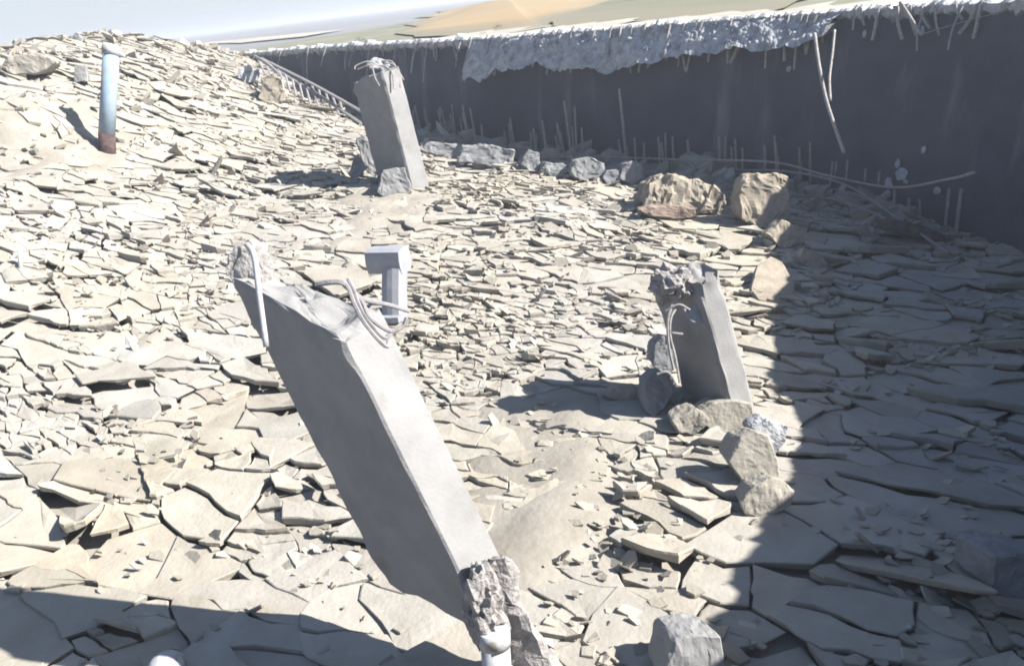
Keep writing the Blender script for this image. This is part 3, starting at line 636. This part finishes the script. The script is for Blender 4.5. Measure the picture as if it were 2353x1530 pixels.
square_duct(duct, 'elbow', [crn-ed_*hw*.98-upz*hw*.12, crn+ed_*arm*.5-upz*hw*.12, crn+ed_*arm-upz*hw*.12], hw*1.2, 'duct')
square_duct(duct, 'collar', [gd+upz*.02, gd+upz*.06, gd+upz*.10], hw*1.2, 'duct')
settle(duct)
gp = G(243, 352); tp = proj(gp)[2]; rp = 18/F*tp
bp_ = thing('upright_pipe', gp, 'tall pale blue and white upright pipe at the upper left with a rusty foot', 'pipe')
tp_top = at(256, 112, tp)
mid_ = gp+(tp_top-gp)*.17
tube('barrel', [mid_, tp_top], rp, M['bluepipe'], bp_, n=24)
tube('cap', [gp+(tp_top-gp)*.93, tp_top+(tp_top-gp)*.02], rp*1.12, M['pipe'], bp_, n=24)
tube('rusty_collar', [gp-upz*.15, mid_+(tp_top-gp)*.01], rp*1.04, M['rust'], bp_, n=14)
settle(bp_)
gw = G(1150, 1690); tw = proj(gw)[2]; rw = 36/F*tw*.92
wp = thing('upright_pipe', gw, 'short white pipe standing at the foot of the big column', 'pipe')
wt = at(1136, 1452, tw*.97)
tube('barrel', [gw-upz*.05, wt], rw, M['pipe'], wp, n=28); tube('rim_ring', [wt-(wt-gw)*.12, wt+(wt-gw)*.02], rw*1.07, M['pipe'], wp, n=28); settle(wp)
gq = G(392, 1560); tq = proj(gq)[2]; rq = 42/F*tq
q_ = at(390, 1500, tq*.98); 
dome = thing('capped_pipe', gq, 'white rounded pipe cap cut off by the bottom edge, in the shadow band', 'pipe')
tube('barrel', [gq-upz*.1, gq+upz*.10], rq*.92, M['pipe'], dome, n=24)
hh = .10; tube('cap', [gq+upz*(hh-.02), gq+upz*(hh+.03), gq+upz*(hh+.06), gq+upz*(hh+.085), gq+upz*(hh+.1)], [rq, rq*.98, rq*.85, rq*.6, rq*.25], M['pipe'], dome, n=24); settle(dome)
gs = G(43, 622); ts_ = proj(gs)[2]
tag(tube('stake', [gs-upz*.1, at(46,575,ts_)], [6/F*ts_, 5/F*ts_], M['pipe'], n=8), 'small white stake standing near the left edge', 'stake')
# ------------------------------------------------------------------ boulders, blocks and broken pieces
GR = 'loose blocks and rocks'
def ck(px, thick, mat, label, name='concrete_block', **k): return chunk(name, px, thick, M[mat], label, 'rock' if name in ('boulder', 'stone') else 'block', None, **k)
ck([(1480,470),(1490,425),(1520,402),(1570,405),(1610,415),(1650,430),(1672,470),(1668,492),(1600,492),(1520,485)], .9, 'tan', 'big rounded tan boulder at the foot of the wall', 'boulder', rough=.08)
ck([(1465,480),(1500,472),(1560,470),(1600,482),(1602,500),(1560,506),(1490,498)], .35, 'red', 'flat reddish brown rock lying before the tan boulder', 'boulder')
ck([(1698,500),(1700,430),(1712,398),(1770,396),(1812,402),(1818,450),(1815,500),(1790,530),(1740,528)], .5, 'tan', 'square tan block with flat face beside the boulder', rough=.05)
ck([(1760,540),(1800,505),(1835,520),(1850,560),(1800,572)], .3, 'tan', 'small tan rock under the square block at the shadow edge', 'stone')
ck([(1838,590),(1850,570),(1880,580),(1905,605),(1900,622),(1870,620),(1845,608)], .22, 'tan', 'oval pale yellow stone on the shadow line', 'stone', rough=.02)
ck([(1720,665),(1735,610),(1770,585),(1800,600),(1830,650),(1825,690),(1790,700),(1740,690)], .07, 'tan', 'pinkish tan slanted slab right of the short column', 'broken_slab', lean=1.5, rough=.01, back=(0, .5, -.8), shrink=.95)
ck([(1608,945),(1640,925),(1690,920),(1730,925),(1738,965),(1700,995),(1650,1000),(1615,975)], .28, 'dust', 'grey angular block under the foot of the short column', rough=.012)
ck([(1672,1060),(1700,1010),(1738,990),(1768,1000),(1790,1060),(1796,1110),(1755,1135),(1710,1115)], .3, 'dust', 'wedge shaped grey block with a bright right side', rough=.01)
ck([(1730,985),(1770,965),(1812,980),(1808,1020),(1780,1050),(1745,1030)], .25, 'rim', 'white crumbly lump behind the grey wedge block', 'stone', rough=.05)
ck([(1700,1150),(1730,1115),(1790,1100),(1822,1125),(1815,1165),(1770,1190),(1715,1180)], .2, 'dust', 'tan lump at the shadow edge below the wedge block', 'stone')
ck([(1480,950),(1482,880),(1505,848),(1540,850),(1548,900),(1530,940),(1505,962)], .25, 'grey', 'upright dark rock left of the short column foot', 'stone', lean=.3)
ck([(1500,840),(1506,790),(1530,768),(1552,790),(1556,845),(1530,862)], .25, 'grey', 'brown grey lump against the left side of the short column', 'stone', t=t2*1.0)
ck([(1380,905),(1420,885),(1470,890),(1475,915),(1430,925)], .15, 'dust', 'bright low stone in the shadow of the short column', 'stone')
ck([(1545,965),(1600,935),(1640,960),(1600,1000),(1560,995)], .2, 'dust', 'pale slab piece at the left foot of the short column', 'broken_slab')
ck([(1512,1560),(1545,1468),(1600,1452),(1660,1458),(1668,1580),(1600,1610),(1540,1600)], .3, 'column', 'grey cube block standing at the bottom edge', rough=.02)
ck([(2278,1360),(2282,1275),(2330,1268),(2420,1275),(2420,1400),(2330,1385)], .4, 'grey', 'squared block in deep shade at the right edge', rough=.02)
ck([(130,95),(165,80),(180,76),(195,98),(185,104),(150,103)], .5, 'grey', 'dark peaked rock on the skyline at the upper left', 'boulder', t=24)
ck([(596,225),(600,180),(625,170),(650,185),(662,225),(640,245)], .9, 'tan', 'yellowish boulder at the far end of the wall', 'boulder', rough=.08)
ck([(545,180),(550,155),(572,148),(595,165),(592,188),(565,190)], .8, 'rim', 'white block at the far top of the rubble slope', rough=.05)
ck([(815,315),(835,308),(860,345),(875,395),(862,408),(840,395)], .2, 'column', 'pale upright slab leaning on the far column', 'broken_slab')
ck([(800,400),(815,355),(832,365),(836,405)], .2, 'grey', 'narrow splinter of concrete left of the far column', 'broken_slab')
ck([(800,400),(830,375),(845,385),(820,412)], .2, 'column', 'short splinter lying crosswise left of the far column', 'broken_slab')
ck([(865,440),(880,390),(930,385),(945,430),(930,450),(880,455)], .35, 'column', 'pale concrete footing under the far column', 'footing', rough=.03, t=t3*.985)
ck([(170,190),(172,152),(196,150),(200,188)], .4, 'column', 'small upright block left of the pale blue pipe', rough=.03)
ck([(0,150),(20,128),(90,122),(130,140),(90,170),(20,172)], .9, 'dust', 'flat pale slab on the skyline left of the peaked rock', 'broken_slab')
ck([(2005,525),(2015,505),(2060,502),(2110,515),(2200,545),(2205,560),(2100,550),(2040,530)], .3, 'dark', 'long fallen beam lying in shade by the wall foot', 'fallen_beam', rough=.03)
ck([(1905,400),(1912,370),(1925,355),(1940,375),(1952,402),(1945,415),(1925,420)], .25, 'grey', 'grey teardrop shaped lump under the long hanging rod', 'stone', rough=.02)
wallrub = [((1000,300),(1010,280),(1045,276),(1068,295),(1066,322),(1020,318)),((960,345),(985,325),(1050,330),(1100,338),(1095,365),(1010,362)),((1130,332),(1135,312),(1165,310),(1190,320),(1188,345),(1150,345)),((1050,372),(1060,335),(1120,332),(1185,345),(1180,375),(1140,388)),((1195,378),(1215,345),(1240,355),(1245,390),(1220,396)),((1240,350),(1262,332),(1298,336),(1300,362),(1255,366)),((1310,400),(1318,368),(1360,360),(1388,378),(1390,405),(1345,418)),((1340,345),(1355,330),(1382,335),(1384,360),(1350,362)),((1385,410),(1395,392),(1425,390),(1428,418),(1400,424)),((1425,410),(1432,375),(1455,366),(1475,380),(1478,410),(1450,425)),((1540,385),(1555,352),(1600,350),(1625,372),(1620,392),(1570,398)),((1610,385),(1625,350),(1670,345),(1700,365),(1706,395),(1650,402)),((1480,400),(1490,380),(1530,378),(1540,398),(1510,408)),((1240,398),(1250,372),(1300,376),(1312,396),(1280,408)),((1600,372),(1605,300),(1620,285),(1632,320),(1640,372)),((1800,555),(1830,545),(1860,552),(1850,570),(1815,570))]
wl = ['rounded grey lump nearest the far column at the wall foot','low wide grey lump just right of the far column','topmost light grey block right of the far column','long grey slab block half way along the wall rubble','narrow grey piece tipped below the wall rubble','small square grey block on top of the wall rubble','dark domed grey block left of the round one','small grey block high against the wall above the domed one','little grey block touching the round one','round disc like grey block in the wall rubble','light grey lump left of the bulky one above the boulder','bulky grey lump above the gap right of the boulder','small grey stone just above the tan boulder','pale grey block low in the wall rubble','tall thin grey remnant standing above the boulder','flat dark stone in the shade below the square tan block']
for q, (px, lb) in enumerate(zip(wallrub, wl)): ck(list(px), .45, 'grey', lb, 'concrete_block', rough=.05)
# torn reinforcement mesh fallen between the slope and the wall
ml = thing('reinforcement_mesh', G(740, 235), 'torn dark reinforcement grid sagging over the rubble at the far wall end', 'mesh')
i = idx(640)
tm = 26.
for (x0, y0, x1, y1) in [(600,135,850,268),(640,165,830,285),(585,130,640,170)]:
    tube('long_bar', spline([at(x0, y0, tm), at((x0+x1)/2, (y0+y1)/2-4, tm-.8), at(x1, y1, tm-2)], 6), .05, M['cable'], ml, n=6)
for k in range(13):
    s = k/12; x = 590+190*s; y = 135+100*s; tube('cross_bar', [at(x, y-4, tm-.9*s), at(x+12+random.uniform(-4, 10), y+38+18*s, tm-.5-.9*s)], .035, M['cable'], ml, n=5)
settle(ml)
# small scrub on the land outside
for k, (x, y, s, lb) in enumerate([(1143,66,9,'small dark bush on the rim left of the green field'),(1003,2,7,'tiny dark tuft at the corner of the sand'),(828,96,9,'dark weed clump on the rim above the far column'),(1110,80,6,'low weed tuft beside the small dark bush')]):
    p = atz(x, y, 2.96); t = proj(p)[2]; V = []; Fc = []
    for j in range(160):
        a, b = random.random()*6.3, random.random(); rr = s/F*t*random.random()**.5; c = p+np.array([math.cos(a)*rr*1.4, math.sin(a)*rr*1.4, b*s/F*t*1.4*(1-.5*rr/(s/F*t))]); z_ = s/F*t*.22
        d = np.array([random.gauss(0, 1) for _ in range(3)]); d /= np.linalg.norm(d); e = np.cross(d, [0.2, .5, .8]); o_ = len(V)
        V += [c, c+d*z_, c+d*z_*.5+e*z_*.5]; Fc.append((o_, o_+1, o_+2))
    rt = thing('bush', p, lb, 'bush'); obj('foliage', V, Fc, M['bush'], rt); settle(rt)

# ------------------------------------------------------------------ dusty air
hb = [(x, y, z) for x in (-2600, 2600) for y in (-500, 3600) for z in (-2.2, 7.5)]
hf = [(0,1,3,2),(4,6,7,5),(0,4,5,1),(2,3,7,6),(0,2,6,4),(1,5,7,3)]
hm = bpy.data.materials.new('dusty_air'); hm.use_nodes = True; t = hm.node_tree; t.nodes.clear(); ou = t.nodes.new('ShaderNodeOutputMaterial'); pv = t.nodes.new('ShaderNodeVolumePrincipled')
pv.inputs['Color'].default_value = (.86, .91, 1, 1); pv.inputs['Density'].default_value = .0024; pv.inputs['Anisotropy'].default_value = .2; t.links.new(pv.outputs[0], ou.inputs['Volume'])
tag(obj('haze', hb, hf, hm), 'thin dusty haze over the plain and the tank', 'haze', kind='stuff')
